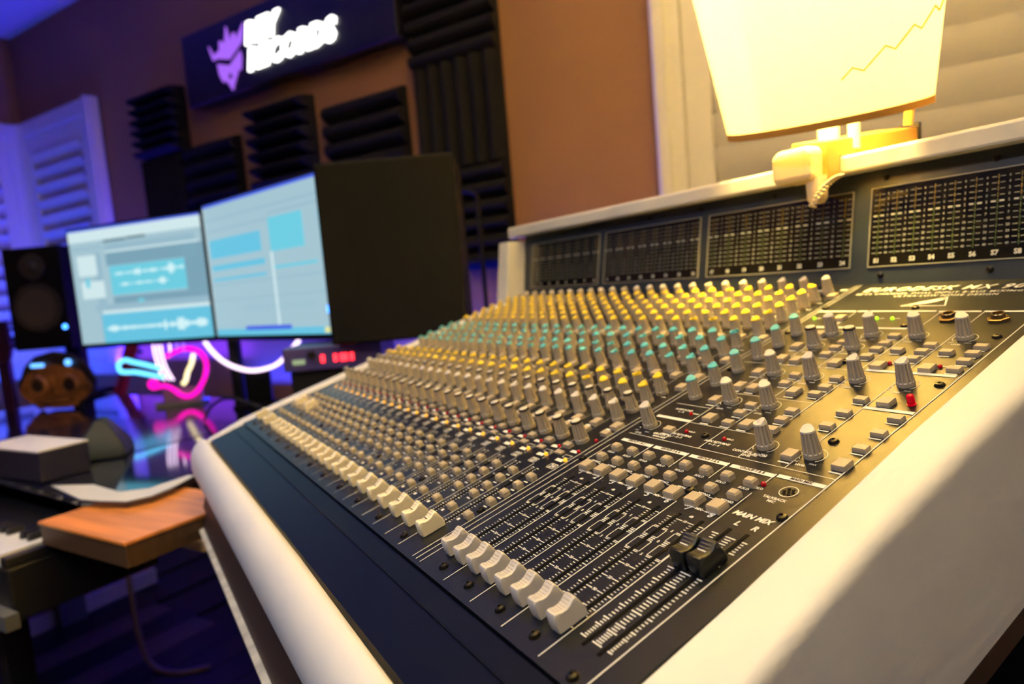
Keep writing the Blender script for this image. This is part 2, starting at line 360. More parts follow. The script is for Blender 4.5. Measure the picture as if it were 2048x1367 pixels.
KLAB = {'w': 'grey knob with white cap', 'y': 'grey knob with yellow cap', 'c': 'grey knob with turquoise cap', 'k': 'grey knob with black ring and white cap'}
protos = {}
def knob(u, v, c, rot, sc=1.0):
    Mk = T(U(u), U(v), 0) @ RZ(rot) @ Matrix.Scale(sc, 4)
    if c in protos: return copy_tree(protos[c], Mk, mx)
    o = put(NAMES[c], KN, mx, Mk, label=KLAB[c]); put('cap', CAPS[c], o)
    if c == 'k': put('black_ring', RING, o)
    protos[c] = o; return o
def btn_mesh(w_, d, h, t=0.82, m=btnm):
    a, b = w_*P/2, d*P/2
    return MB().rects([(a, b, 0), (a*0.97, b*0.97, h*0.72), (a*t, b*t, h)]).mesh('button', m)
B_S, B_L, B_A, B_R, B_F = btn_mesh(.33, .22, .0032, .92), btn_mesh(.33, .36, .0036, .92), btn_mesh(.36, .36, .0045, .88), btn_mesh(.27, .22, .0050, .72), btn_mesh(.36, .18, .0012, .95)
def button(name, me, u, v, h=0.0): return put(name, me, mx, T(U(u), U(v), h))
LEDM = {'r': mat('red_led', (0.45, 0.004, 0.01), 0.2), 'y': mat('amber_led', (0.9, 0.42, 0.01), 0.2, emit=(1, .45, .02), estr=0.8), 'g': mat('green_led', (0.2, 0.8, 0.02), 0.2, emit=(.45, 1, .02), estr=1.0)}
LED = {k: MB().lathe([(0.0016, 0), (0.0016, 0.0012), (0.0012, 0.0021), (0.0004, 0.0025)], 10).mesh('indicator_led', LEDM[k], 60) for k in 'ryg'}
def led(k, u, v): return put('indicator_led', LED[k], mx, T(U(u), U(v), 0))
SCR = MB().lathe([(0.0034, 0), (0.0034, 0.0006), (0.0026, 0.0018), (0.0010, 0.0023), (0.0009, 0.0014)], 14).mesh('screw', screwm, 35)
def screw(u, v): return put('screw', SCR, mx, T(U(u), U(v), 0))
def slot(u, v0=0.68, v1=4.70): return part('fader_slot', MB().box(U(u)-0.0012, U(u)+0.0012, U(v0), U(v1), -0.003, 0.0003), slotm, mx)
def cap_profile(L=0.0195):
    return [(0.0006, 0.0005), (0.0, 0.0040), (0.0002, 0.0097), (0.0012, 0.0114), (0.0028, 0.0116), (0.0055, 0.0107), (0.0085, 0.0106), (0.0112, 0.0115), (0.0138, 0.0132), (0.0150, 0.0135), (0.0160, 0.0128), (0.0188, 0.0060), (0.0195, 0.0035), (0.0195, 0.0005)]
def fader_meshes(m, gm, W=0.0082):
    pf = cap_profile(); rings = []
    for x, s in ((-W/2, 0.86), (-W/2+0.0004, 0.94), (-W/2+0.0013, 1.0), (W/2-0.0013, 1.0), (W/2-0.0004, 0.94), (W/2, 0.86)):
        rings.append([(x, 0.0098 + (y-0.0098)*(0.55 + 0.45*s), 0.0005 + (z-0.0005)*(0.55 + 0.45*s)) for y, z in pf])
    body = MB().loft(rings).mesh('fader_cap', m, 45)
    g = MB()
    def top(y):
        for (y0, z0), (y1, z1) in zip(pf, pf[1:]):
            if y0 <= y <= y1: return z0 + (z1-z0)*(y-y0)/(y1-y0)
    for k in range(7):
        y = 0.0028 + k*0.0018; hw = W/2-0.0013
        g.add([(-hw, y, top(y)+0.0002), (hw, y, top(y)+0.0002), (hw, y+0.0006, top(y+0.0006)+0.0002), (-hw, y+0.0006, top(y+0.0006)+0.0002)], [(0, 1, 2, 3)])
    return body, g.mesh('grip_grooves', gm)
FM = {'cream': fader_meshes(creamf, mat('pale_groove', (0.62, 0.52, 0.36), 0.6)), 'grey': fader_meshes(greyf, grvm), 'black': fader_meshes(mat('black_fader_plastic', (0.010, 0.012, 0.012), 0.3), mat('groove_gold', (0.12, 0.10, 0.05), 0.4), 0.0098)}
MIDL = MB().add([(-0.0028, 0.0078, 0.0110), (0.0028, 0.0078, 0.0110), (0.0028, 0.0084, 0.0111), (-0.0028, 0.0084, 0.0111)], [(0, 1, 2, 3)])
MIDB, MIDW = MIDL.mesh('centre_line', slotm), MIDL.mesh('centre_line', whiteink)
def fader(kind, u, v0):
    o = put('fader_cap', FM[kind][0], mx, T(U(u), U(v0), 0)); put('grip_grooves', FM[kind][1], o)
    if kind == 'cream': put('centre_line', MIDB, o)
    if kind == 'black': put('centre_line', MIDW, o)
    return o
TICKV = [4.45, 4.05, 3.63, 3.13, 2.71, 2.24, 1.82, 1.41, 1.21, 0.85]
def minor():
    out = []
    for a, b, n in ((4.45, 4.05, 4), (4.05, 3.63, 0), (3.63, 3.13, 0), (3.13, 2.71, 4), (2.71, 2.24, 4), (2.24, 1.82, 4), (1.82, 1.41, 4), (1.41, 1.21, 2), (1.21, 0.85, 5)):
        for k in range(n): out.append(a + (b-a)*(k+1)/(n+1))
    return out
MINOR = minor()

# --- 24 input channels
rnd = random.Random(3)
for ch in range(24):
    b = ch
    rows = [(19.05, 'w'), (18.15, 'y'), (17.48, 'y'), (16.80, 'y'), (16.12, 'y'), (15.44, 'y'), (14.74, 'y'), (13.55, 'c'), (12.85, 'c'), (11.98, 'c'), (11.28, 'c'), (9.70, 'y'), (9.03, 'y'), (8.37, 'k'), (7.73, 'w'), (6.22, 'k')]
    for v, c in rows:
        knob(b+0.37, v, c, rnd.uniform(-0.5, 0.5) if rnd.random() < 0.7 else rnd.uniform(-2, 2), 1.08 if v < 7 else 1.0)
    for v in (18.58, 14.34, 12.38, 10.94, 10.15): button('channel_button', B_L, b+0.84, v)
    button('channel_button', B_L, b+0.84, 7.27); button('channel_button', B_S, b+0.84, 6.80)
    button('mute_button', B_S, b+0.20, 5.80); button('solo_button', B_F, b+0.22, 5.42)
    for v in (3.98, 3.51, 3.05, 2.58, 1.84): button('routing_button', B_R, b+0.80, v)
    led('r', b+0.88, 6.37); led('r', b+0.90, 5.66); led('y', b+0.90, 5.14)
    rect(b+0.55, b+0.86, 5.57, 5.70); rect(b+0.50, b+0.84, 5.02, 5.16); rect(b+0.66, b+0.94, 19.30, 19.44); rect(b+0.5, b+0.72, 6.96, 7.12)
    frame(b+0.58, b+0.90, 5.26, 5.40, 0.015); frame(b+0.60, b+0.92, 4.64, 4.86, 0.02)
    ptext(str(ch+1), b+0.76, 4.745, 0.22, off=0.006)
    for t in (19.2, 18.3, 17.6, 16.9, 14.9, 13.7, 12.1, 9.8, 7.9): line(b+0.55, t-0.35, b+0.78, t-0.35, 0.035)
    for i, v in enumerate((3.98, 3.51, 3.05, 2.58)): line(b+0.58, v+0.03, b+0.66, v+0.03, 0.07); line(b+0.66, v-0.19, b+0.84, v-0.19, 0.045)
    for v in TICKV: line(b+0.13, v, b+0.24, v, 0.028); line(b+0.36, v, b+0.47, v, 0.028)
    for v in MINOR: line(b+0.17, v, b+0.24, v, 0.020); line(b+0.36, v, b+0.42, v, 0.020)
    line(b+0.5, 1.62, b+0.62, 1.62, 0.09)
    slot(b+0.30, 0.66, 4.35)
    if ch > 0: line(b, 0.0, b, 4.6, 0.02)
    line(b, 4.9, b, 19.6, 0.014)
    if ch % 2 == 0: screw(b+0.72, 0.30)
    if ch % 4 == 3: screw(b+0.80, 2.21)
    fader('cream', b+0.31, 2.62 if ch in (1, 3) else 0.56)
line(24.0, 0, 24.06, 19.9, 0.022); line(24.22, 0, 24.24, 19.9, 0.022); line(24.46, 0, 24.50, 6.4, 0.022)

# --- group and main section
for i in range(8):
    u = 24.95 + i*0.6635; slot(u, 0.68, 4.66); fader('grey', u, 0.56)
    ptext(str(i+1), u, 4.90, 0.24, shear=0.25, off=0.006)
    button('assign_button', B_A, u-0.02, 5.17); button('mono_button', B_R, u+0.02, 5.70); button('solo_button', B_R, u+0.02, 6.27)
    ptext('MONO', u-0.05, 5.50, 0.11, off=0.004); ptext('SOLO', u-0.05, 6.08, 0.11, off=0.004)
    s = 1 if i % 2 == 0 else -1           # numbers stand between the two faders of a pair
    for v in TICKV:
        if abs(v-3.63) < 0.01:
            for dv in (-0.03, 0.03): line(u+0.07, v+dv, u+0.20, v+dv, 0.03); line(u-0.20, v+dv, u-0.07, v+dv, 0.03)
        else: line(u+0.07, v, u+0.20, v, 0.022); line(u-0.20, v, u-0.07, v, 0.022)
    for v in MINOR: line(u+0.08, v, u+0.15, v, 0.018); line(u-0.15, v, u-0.08, v, 0.018)
    for v0, v1 in ((3.17, 3.55), (3.71, 4.01)):
        line(u+0.06, v0, u+0.21, v0, 0.018); line(u+0.06, v1, u+0.21, v1, 0.018); line(u+0.21, v0, u+0.21, v1, 0.018)
        line(u-0.06, v0, u-0.21, v0, 0.018); line(u-0.06, v1, u-0.21, v1, 0.018); line(u-0.21, v0, u-0.21, v1, 0.018)
    if i % 2 == 0:
        m_ = u + 0.33
        for v, t in zip(TICKV[:7], ('10', '5', '0', '5', '10', '20', '30')):
            ptext(t, m_, v, 0.105, off=0.003)
            if v < 3 or v > 4.2: line(m_-0.14, v, m_-0.07, v, 0.022); line(m_+0.07, v, m_+0.14, v, 0.022)
        ptext('dB', m_, 4.66, 0.10, off=0.004)
        ptext('LEFT—MIX—RIGHT', m_-0.02, 4.97, 0.105, off=0.004)
        g = 24.62 + i*0.6675; rect(g-0.02, g+1.23, 6.72, 6.86)
        ptext('GROUP %d & %d' % (i+1, i+2), g+0.6, 6.79, 0.12, target=darkp, off=0.003)
        line(24.49+i*0.6675+1.335, 0.0, 24.49+i*0.6675+1.335, 5.0 if i < 6 else 6.0, 0.024)
        line(24.49+i*0.6675+1.335, 6.1 if i < 6 else 6.45, 24.49+i*0.6675+1.335, 6.88, 0.024)
        line(u+0.12, 5.45, u+0.55, 5.45, 0.016)
rect(29.90, 31.07, 6.77, 6.90); ptext('MAIN MIX', 30.5, 6.835, 0.12, target=darkp, off=0.003)
line(31.10, 0, 31.10, 17.05, 0.028)
for u, t in ((30.29, 'L'), (30.73, 'R')):
    slot(u, 0.68, 4.72); ptext(t, u, 4.93, 0.22, shear=0.25, off=0.006)
fader('black', 30.30, 3.16); fader('black', 30.74, 3.18)
ptext('MAIN MIX', 30.42, 5.24, 0.21, shear=0.3, off=0.008)
for v in TICKV:
    line(30.03, v, 30.20, v, 0.03); line(30.38, v, 30.64, v, 0.03); line(30.80, v, 30.93, v, 0.03)
for v in MINOR: line(30.09, v, 30.19, v, 0.026); line(30.42, v, 30.58, v, 0.026); line(30.82, v, 30.90, v, 0.026)
# talkback grille
arc(30.51, 6.37, 0.20, 0.02, 0, 360, 28)
for k in range(7):
    r = 0.105 if k else 0.0; t = k*math.pi/3
    part('talkback_hole', MB().lathe([(0.0011, -0.001), (0.0011, 0.0003)], 12), slotm, mx, T(U(30.51+r*math.cos(t)), U(6.37+r*math.sin(t)), 0))
ptext('TALKBACK', 30.40, 6.02, 0.115, off=0.003); ptext('MIC', 30.40, 5.90, 0.115, off=0.003)
led('r', 29.86, 6.38); ptext('SOLO', 29.82, 6.22, 0.11, off=0.003)
# master section
AUX = (14.95, 13.92, 12.86, 11.80, 10.75, 9.74)
for v in AUX: knob(24.80, v, 'c', rnd.uniform(-0.6, 0.6))
for u, v, c in ((24.80, 7.75, 'w'), (26.08, 15.0, 'w'), (26.10, 13.97, 'k'), (26.15, 11.83, 'w'), (26.16, 9.77, 'w'), (27.40, 15.03, 'w'), (27.40, 14.0, 'k'), (27.46, 11.81, 'w'), (27.46, 9.82, 'w'),
                (28.76, 15.05, 'w'), (28.80, 11.85, 'w'), (30.10, 14.98, 'w'), (30.12, 11.84, 'w'), (28.80, 7.87, 'w'), (30.09, 7.89, 'w')):
    knob(u, v, c, rnd.uniform(-0.9, 0.9), 1.05); arc(u, v, 0.31)
    ptext('-INF', u-0.22, v-0.36, 0.085); ptext('MAX', u+0.22, v-0.36, 0.085); ptext('LEVEL', u-0.02, v-0.48, 0.10, off=0.003)
for u, v in ((25.60, 13.80), (26.30, 12.75), (27.60, 12.75), (25.67, 11.71), (25.74, 12.80), (25.58, 16.29), (25.75, 14.85), (25.68, 9.67), (26.29, 10.67), (26.36, 8.64), (27.65, 8.64), (25.77, 10.70),
             (28.88, 12.76), (30.18, 12.78), (27.62, 10.72), (30.24, 10.70), (29.66, 7.66), (30.94, 7.68)):
    button('master_button', B_L, u, v); line(u-0.16, v-0.28, u+0.14, v-0.28, 0.05)
for u, v in ((26.93, 13.82), (26.95, 13.30), (26.93, 14.26), (26.97, 11.73), (27.03, 11.15), (27.0, 9.65), (27.0, 9.15), (27.07, 8.56), (28.20, 14.87), (28.24, 14.28), (28.22, 13.85), (28.84, 13.85), (28.23, 13.31), (29.53, 14.29), (29.52, 13.83), (29.53, 13.32),
             (30.15, 13.87), (30.81, 14.31), (30.80, 13.85), (30.82, 13.35), (30.82, 12.83), (28.26, 11.76), (28.30, 11.17), (28.28, 10.72), (28.31, 9.65), (28.36, 9.14), (28.45, 8.60), (29.60, 10.70), (29.61, 9.93), (29.62, 9.19),
             (30.88, 9.97), (30.90, 9.21), (30.92, 8.45), (25.68, 7.68)):
    button('master_button', B_S, u, v); line(u-0.16, v-0.19, u+0.14, v-0.19, 0.045)
for k, u, v in (('g', 24.54, 16.33), ('g', 26.81, 16.36), ('g', 27.32, 16.37), ('r', 29.07, 13.0), ('r', 30.39, 13.0), ('r', 25.53, 8.73), ('r', 26.23, 7.79), ('r', 27.56, 7.80)):
    led(k, u, v); ptext('SOLO' if k == 'r' else 'ON', u+0.14, v+0.05, 0.09, off=0.003)
part('talkback_lamp', MB().lathe([(0.0030, 0), (0.0030, 0.0008), (0.0025, 0.0009), (0.0025, 0.0056), (0.0021, 0.0070), (0.0009, 0.0077)], 18), mat('red_lamp_plastic', (0.55, 0.002, 0.012), 0.12, emit=(1, 0, 0.01), estr=0.12), mx, T(U(30.78), U(10.83), 0), smooth=50, label='large round red indicator')
brass = mat('aged_brass', (0.35, 0.25, 0.12), 0.3, 1.0)
for u, v in ((29.02, 16.38), (30.35, 16.36)):
    j = part('headphone_socket', MB().lathe([(0.0066, 0), (0.0066, 0.0018), (0.0050, 0.0024), (0.0050, 0.0056), (0.0047, 0.006), (0.0036, 0.006), (0.0034, 0.002)], 24), brass, mx, T(U(u), U(v), 0), smooth=30)
    part('hex_nut', MB().lathe([(0.0078, 0), (0.0078, 0.0022), (0.0070, 0.0026)], 6), brass, j)
for s in ((24.32, 17.37), (27.53, 17.38), (28.01, 15.81), (30.83, 15.11), (27.77, 12.96), (30.87, 11.98), (30.14, 8.61), (26.90, 7.79), (24.36, 15.02), (24.44, 11.83), (24.52, 7.73), (28.47, 5.48), (24.33, 5.46), (30.97, 5.50),
          (25.3, 0.28), (26.6, 0.28), (28.0, 0.28), (29.3, 0.28), (30.75, 0.10)): screw(*s)
for u0, u1, v in ((24.20, 25.66, 17.07), (25.74, 28.33, 17.07), (28.42, 29.62, 17.03), (29.70, 31.05, 17.03)): rect(u0, u1, v-0.05, v+0.05)
for u0, u1, v in ((24.84, 28.19, 15.58), (28.65, 31.0, 12.53), (29.85, 31.06, 10.40), (24.50, 25.84, 8.35)): rect(u0, u1, v-0.065, v+0.065)
for u, v0, v1 in ((25.86, 7.17, 15.5), (27.20, 7.17, 15.5), (28.50, 7.17, 17.0), (29.72, 12.6, 17.0), (29.83, 7.17, 12.4), (25.72, 15.65, 17.0)): line(u, v0, u, v1, 0.022)
for u0, u1, v in ((24.5, 31.08, 7.17), (25.9, 28.5, 8.30), (24.5, 25.84, 9.22), (25.9, 28.48, 10.29), (24.5, 28.5, 12.45)): line(u0, v, u1, v, 0.018)
for u, v, a, b in ((26.15, 7.60, 'AUX RETURNS', '1 - 2 - 3'), (27.48, 7.60, 'AUX RETURNS', '4 - 5 - 6'), (25.1, 8.90, 'SURROUND', 'L - R'), (28.62, 7.45, 'CONTROL ROOM', 'LEVEL'), (25.62, 7.42, 'GROUPS TO', 'MAIN MIX')):
    ptext(a, u, v, 0.125, off=0.004); ptext(b, u, v-0.13, 0.11, off=0.004)
# name plate
ptext('EURODESK', 24.70, 19.25, 0.56, 'LEFT', 0.3, 0.010, sp=1.18); ptext('MX 9000', 28.10, 19.25, 0.56, 'LEFT', 0.3, 0.010, sp=1.18); ptext('®', 27.75, 19.42, 0.2, 'LEFT')
ptext('48/24 CHANNEL DUAL INPUT 8-BUS MIXING CONSOLE', 24.62, 18.80, 0.23, 'LEFT', 0, 0.002, sp=1.2); ptext('ULTRA-LOW NOISE DESIGN', 26.2, 18.52, 0.23, 'LEFT', 0, 0.002, sp=1.15)
line(26.95, 17.55, 28.35, 17.55, 0.05); line(26.95, 17.55, 28.05, 18.35, 0.05); line(28.05, 18.35, 28.35, 17.55, 0.05)
ear = [(27.15 + 0.95*t + 0.16*math.sin(t*3.1)*s, 17.62 + 0.58*t + 0.09*math.sin(t*3.1)*-s) for s, ts in ((1, [k/8 for k in range(9)]), (-1, [1-k/8 for k in range(1, 8)])) for t in ts]
n0 = len(pr.v); pr.v += [(U(a), U(b_), H) for a, b_ in ear]; pr.f.append(tuple(range(n0, n0+len(ear))))
part('printed_markings', pr, whiteink, mx, kind='stuff'); part('strip_lettering', darkp, blackm, mx, kind='stuff')

# --- meter bridge
MBF = T(0, U(19.95), 0) @ RXm(math.radians(65))       # face frame: x right, y up the face, z towards the player
mbr = part('meter_bridge', MB().box(U(-0.9), U(31.72), 0, 0.1195, -0.03, 0), mat('bridge_blue_grey', (0.016, 0.024, 0.038), 0.38, noise=(20, 0.1), bump=(500, 0.05)), mx, MBF)
glassm = mat('meter_window_plastic', (0.006, 0.006, 0.006), 0.09, spec=0.6)
inkw = mat('meter_print', (0.28, 0.29, 0.29), 0.5); inkdim = mat('meter_print_dim', (0.30, 0.29, 0.25), 0.5)
S0, S1 = 0.0185, 0.0985
rowz = [S0 + 0.0135 + k*(S1-S0-0.020)/11 for k in range(12)]
def window(u0, u1, cols, names, wide):
    wn_ = part('meter_window', MB().box(U(u0), U(u1), S0, S1, 0, 0.0006), glassm, mbr)
    e = MB(); t = 0.0009
    e.box(U(u0)-t, U(u0), S0-t, S1+t, 0, 0.0014); e.box(U(u1), U(u1)+t, S0-t, S1+t, 0, 0.0014); e.box(U(u0), U(u1), S0-t, S0, 0, 0.0014); e.box(U(u0), U(u1), S1, S1+t, 0, 0.0014)
    part('window_bezel', e, mat('bezel_grey', (0.30, 0.30, 0.27), 0.4), wn_)
    q = MB(); big = MB(); hh = 0.0008
    d = (cols[1]-cols[0])
    for c in cols:
        for k, z in enumerate(rowz):
            tgt = big if k == 7 else q; th = 0.0008 if k == 7 else 0.00032
            for a, b_ in ((-0.30, -0.08), (0.08, 0.30)):
                x0, x1 = max(u0+0.03, c+a*d), min(u1-0.03, c+b_*d)
                if x1 > x0: tgt.quad(U(x0), U(x1), z-th, z+th, hh)
            if c != cols[-1] or wide: q.merge(text_mb(str((0, 40, 30, 20, 10, 7, 4, 2, 0, 2, 4, 6)[k]) if k else '40', 0.0032, offset=0.0001).tf(T(U(c+d/2), z, hh)))
    for c, nme in zip(cols, names): big.merge(text_mb(nme, 0.0062, offset=0.0003).tf(T(U(c), S0+0.0055, hh)))
    part('scale_print', q, inkw, wn_, kind='stuff'); part('number_print', big, mat('meter_print_bright', (0.48, 0.49, 0.48), 0.5), wn_, kind='stuff')
    lc = MB(); lg = MB()
    for c in cols:
        for k, z in enumerate(rowz): (lc if k > 7 else lg).quad(U(c)-0.0006, U(c)+0.0006, z-0.0022, z+0.0022, hh)
    part('meter_segments', lc, mat('amber_segment', (0.13, 0.09, 0.006), 0.4), wn_, kind='stuff'); part('meter_segments', lg, mat('green_segment', (0.035, 0.06, 0.008), 0.4), wn_, kind='stuff')
for k in range(3):
    u0 = 0.24 + 8*k
    window(u0, u0+7.4, [u0+0.30+0.97*i for i in range(8)], [str(8*k+i+1) for i in range(8)], False)
window(24.42, 30.35, [24.72+0.665*i for i in range(9)], ['S%d' % (i+1) for i in range(8)] + ['L'], True)
for u in (3.8, 6.1, 8.0, 11.9, 15.6, 19.9, 24.9, 28.6):
    for z in ((0.110,) if u < 20 else (0.109, 0.0095)):
        put('screw', SCR, mbr, T(U(u), z, 0))

# ------------------------------------------------------------------ lamp on the top rail
lx, ly = 0.612, 0.545
lamp = thing('table_lamp', 'glowing cream lamp with a torn drum shade standing on the white top rail', 'lamp', T(lx, ly, 1.132))
ivory = mat('ivory_lamp_plastic', (0.78, 0.66, 0.42), 0.45)
goldw = mat('golden_lamp_arm', (0.36, 0.19, 0.04), 0.4, noise=(10, 0.15))
part('arm', MB().loft([[(x, y, z) for x, z in ((-0.018, 0.0 if y > -0.029 else -0.012), (0.024, 0.0 if y > -0.029 else -0.024), (0.024, 0.020 + y*0.13), (-0.018, 0.026 + y*0.13))] for y in (-0.050, -0.030, -0.0285, 0.12)]), goldw, lamp, bevel=0.004)
part('head_block', MB().rects([(0.022, 0.018, -0.024), (0.024, 0.020, -0.018), (0.024, 0.020, 0.006), (0.018, 0.016, 0.012)], -0.006, -0.0495), ivory, lamp, bevel=0.004)
part('clamp_knob', MB().lathe([(0.007, -0.048), (0.010, -0.044), (0.011, -0.026), (0.011, -0.020)], 16, (0.012, -0.052, 0)), ivory, lamp, smooth=40)
part('end_plate', MB().box(-0.020, 0.026, 0.12, 0.124, -0.002, 0.040), blackm, lamp)
part('stem', MB().lathe([(0.012, 0.008), (0.011, 0.02), (0.011, 0.10)], 20, (-0.004, -0.005, 0)), mat('white_lamp_tube', (0.85, 0.82, 0.74), 0.4), lamp, smooth=40)
part('second_stem', MB().lathe([(0.006, 0.008), (0.006, 0.09)], 14, (0.022, 0.0, 0)), MATS['white_lamp_tube'], lamp, smooth=40)
part('hook', MB().tube([(0.03, 0.02, 0.075), (0.045, 0.045, 0.072), (0.050, 0.055, 0.060), (0.048, 0.06, 0.045), (0.045, 0.062, 0.03)], 0.005), goldw, lamp, smooth=60)
coil = [(0.012 + 0.036*t + 0.0035*math.cos(t*2*math.pi*11), -0.062 - 0.004*t + 0.0035*math.sin(t*2*math.pi*11), -0.052 + 0.026*t + 0.006*math.sin(t*3)) for t in [k/110 for k in range(111)]]
part('coiled_cord', MB().tube(coil, 0.0012, 6), MATS['ivory_lamp_plastic'], lamp, smooth=60)
# shade: thin drum leaning slightly towards the player
shm = bpy.data.materials.new('lit_lampshade_paper'); shm.use_nodes = True; nt = shm.node_tree; nt.nodes.clear()
out = nt.nodes.new('ShaderNodeOutputMaterial'); tr = nt.nodes.new('ShaderNodeBsdfTranslucent'); df = nt.nodes.new('ShaderNodeBsdfDiffuse'); mixs = nt.nodes.new('ShaderNodeMixShader')
nz = nt.nodes.new('ShaderNodeTexNoise'); nz.inputs['Scale'].default_value = 40; rp = nt.nodes.new('ShaderNodeValToRGB')
rp.color_ramp.elements[0].color = (0.95, 0.90, 0.78, 1); rp.color_ramp.elements[1].color = (0.97, 0.92, 0.82, 1)
nt.links.new(nz.outputs[0], rp.inputs[0]); nt.links.new(rp.outputs[0], tr.inputs[0]); nt.links.new(rp.outputs[0], df.inputs[0])
mixs.inputs[0].default_value = 0.35; nt.links.new(tr.outputs[0], mixs.inputs[1]); nt.links.new(df.outputs[0], mixs.inputs[2]); nt.links.new(mixs.outputs[0], out.inputs[0])
sh = MB(); n = 72; rb, rt_, hs = 0.101, 0.144, 0.33
rings = [[(r*math.cos(2*math.pi*i/n), r*math.sin(2*math.pi*i/n), z) for i in range(n)] for r, z in ((rb, 0), ((rb+rt_)/2, hs/2), (rt_, hs))]
rings_in = [[(x*0.985, y*0.985, z) for x, y, z in rg] for rg in rings]
sh.loft(rings + rings_in[::-1] + [rings[0]], cap=False)
tilt = Matrix.Rotation(math.radians(12), 4, Vector((0.86, 0.51, 0)).cross(Vector((0, 0, 1))).normalized())
axis = Vector((0.5119, 0.8549, 0)).normalized()
SHM = T(-0.004, -0.01, 0.043) @ Matrix.Rotation(math.radians(6.5), 4, Vector((0.86, -0.51, 0))) @ Matrix.Rotation(math.radians(13), 4, axis) @ Matrix.Rotation(math.radians(-2), 4, 'Y')
shade = part('lamp_shade', sh, shm, lamp, SHM, smooth=40)
shade['label'] = 'torn cream paper drum shade'
band = MB(); rr = [[((rb+0.0012)*math.cos(2*math.pi*i/n), (rb+0.0012)*math.sin(2*math.pi*i/n), z) for i in range(n)] for z in (-0.001, 0.006)]
rr2 = [[((rb-0.004)*math.cos(2*math.pi*i/n), (rb-0.004)*math.sin(2*math.pi*i/n), z) for i in range(n)] for z in (0.006, -0.001)]
band.loft(rr + rr2 + [rr[0]], cap=False); part('hem', band, mat('amber_hem', (0.6, 0.28, 0.04), 0.7), shade, smooth=40)
tear = []
for k in range(15):
    a = math.radians(-48 + k*5.2); zz = 0.040 + k*0.0042 + 0.005*math.sin(k*2.1); r = rb + (rt_-rb)*zz/hs + 0.0006; tear.append((r*math.cos(a), r*math.sin(a), zz))
part('torn_edge', MB().tube(tear, 0.0009, 6), MATS['amber_hem'], shade)
dfm = bpy.data.materials.new('added_diffuser_sheet'); dfm.use_nodes = True; nt = dfm.node_tree; nt.nodes.clear()
out = nt.nodes.new('ShaderNodeOutputMaterial'); tr = nt.nodes.new('ShaderNodeBsdfTranslucent'); tr.inputs[0].default_value = (0.55, 0.50, 0.42, 1); tp = nt.nodes.new('ShaderNodeBsdfTransparent'); mixd = nt.nodes.new('ShaderNodeMixShader'); mixd.inputs[0].default_value = 0.32
nt.links.new(tr.outputs[0], mixd.inputs[1]); nt.links.new(tp.outputs[0], mixd.inputs[2]); nt.links.new(mixd.outputs[0], out.inputs[0])
part('added_diffuser', MB().lathe([(rb-0.005, 0.006), (rb-0.005, 0.008)], 48), dfm, shade)  # unseen disc, added to weaken and spread the bulb's direct light
bulb = part("bulb", MB().lathe([(0.012, 0.0), (0.013, 0.02), (0.028, 0.055), (0.030, 0.070), (0.024, 0.088), (0.008, 0.098)], 20), mat('bulb_glass', (0.9, 0.85, 0.7), 0.3, emit=(1, 0.78, 0.42), estr=18), shade, T(0, 0, 0.11), smooth=60)
bw = lamp.matrix_world @ SHM @ Vector((0, 0, 0.175))
light('lamp_bulb_light', 'POINT', bw, 770.0, (1.0, 0.655, 0.145), 0.04)

# ------------------------------------------------------------------ back desk
wood = mat('orange_wood', (0.68, 0.24, 0.045), 0.35, noise=(14, 0.3, (0.25, 4, 1)))
woodd = mat('dark_brown_wood', (0.09, 0.045, 0.02), 0.5, noise=(14, 0.3, (0.25, 4, 1)))
glossdesk = mat('glossy_blue_black_glass', (0.008, 0.010, 0.022), 0.06, spec=0.8, coat=0.6)
dk = thing('studio_desk', 'dark gloss glass-topped studio desk under the two computer monitors', 'desk', ROOM @ T(-1.6, 0.5, 0))
DX, DY = -1.6, 0.5
def D(a, y): return (a-DX, y-DY)
top = [D(-2.6, 0.525), D(-1.5, 0.525), D(-1.145, 0.508), D(-1.10, 0.515), D(-1.05, 0.528), D(-1.035, 0.56), D(-1.045, 0.60), D(-1.075, 0.66), D(-1.09, 0.80), D(-1.09, 1.27), D(-2.6, 1.27)]
part('glass_top', MB().prism(top, 0.735, 0.745), glossdesk, dk, bevel=0.001)
part('frosted_edge', MB().prism([D(-1.30, 0.535), D(-1.145, 0.509), D(-1.10, 0.516), D(-1.05, 0.529), D(-1.036, 0.56), D(-1.046, 0.60), D(-1.076, 0.66), D(-1.09, 0.655), D(-1.085, 0.585), D(-1.12, 0.555), D(-1.22, 0.565)], 0.7452, 0.7458), mat('frosted_white_edge', (0.62, 0.62, 0.60), 0.5), dk)
part('desk_frame', MB().box(-1.0, 0.455, 0.13, 0.76, 0.695, 0.733), woodd, dk)
part('side_panel', MB().box(-0.985, -0.955, 0.10, 0.85, 0.055, 0.70), mat('purple_brown_panel', (0.34, 0.16, 0.14), 0.6, noise=(5, 0.1)), dk)
part('foot_rail', MB().box(-0.99, -0.935, 0.05, 0.85, 0.0, 0.055), mat('blue_grey_rail', (0.55, 0.58, 0.70), 0.5), dk)
part('leg', MB().box(-0.94, -0.90, 0.50, 0.58, 0.0, 0.70), mat('blue_grey_leg', (0.10, 0.14, 0.2), 0.5), dk)
part('leg', MB().box(0.44, 0.48, 0.60, 0.68, 0.0, 0.70), MATS['blue_grey_leg'], dk)
pbd = thing('pull_out_board', 'orange wooden board jutting from the front of the glass desk', 'board', ROOM @ T(-1.135, 0.442, 0.6995))
bpoly = [(0, 0), (0.238, 0), (0.238, 0.19), (0, 0.19)]
part('board_top', MB().prism(bpoly, 0.030, 0.035), wood, pbd, bevel=0.001); part('shaded_core', MB().prism([(x*0.985+0.002, y+0.002) for x, y in bpoly], 0, 0.030), woodd, pbd)  # core is browner: shade on the board's unlit front edge put into colour
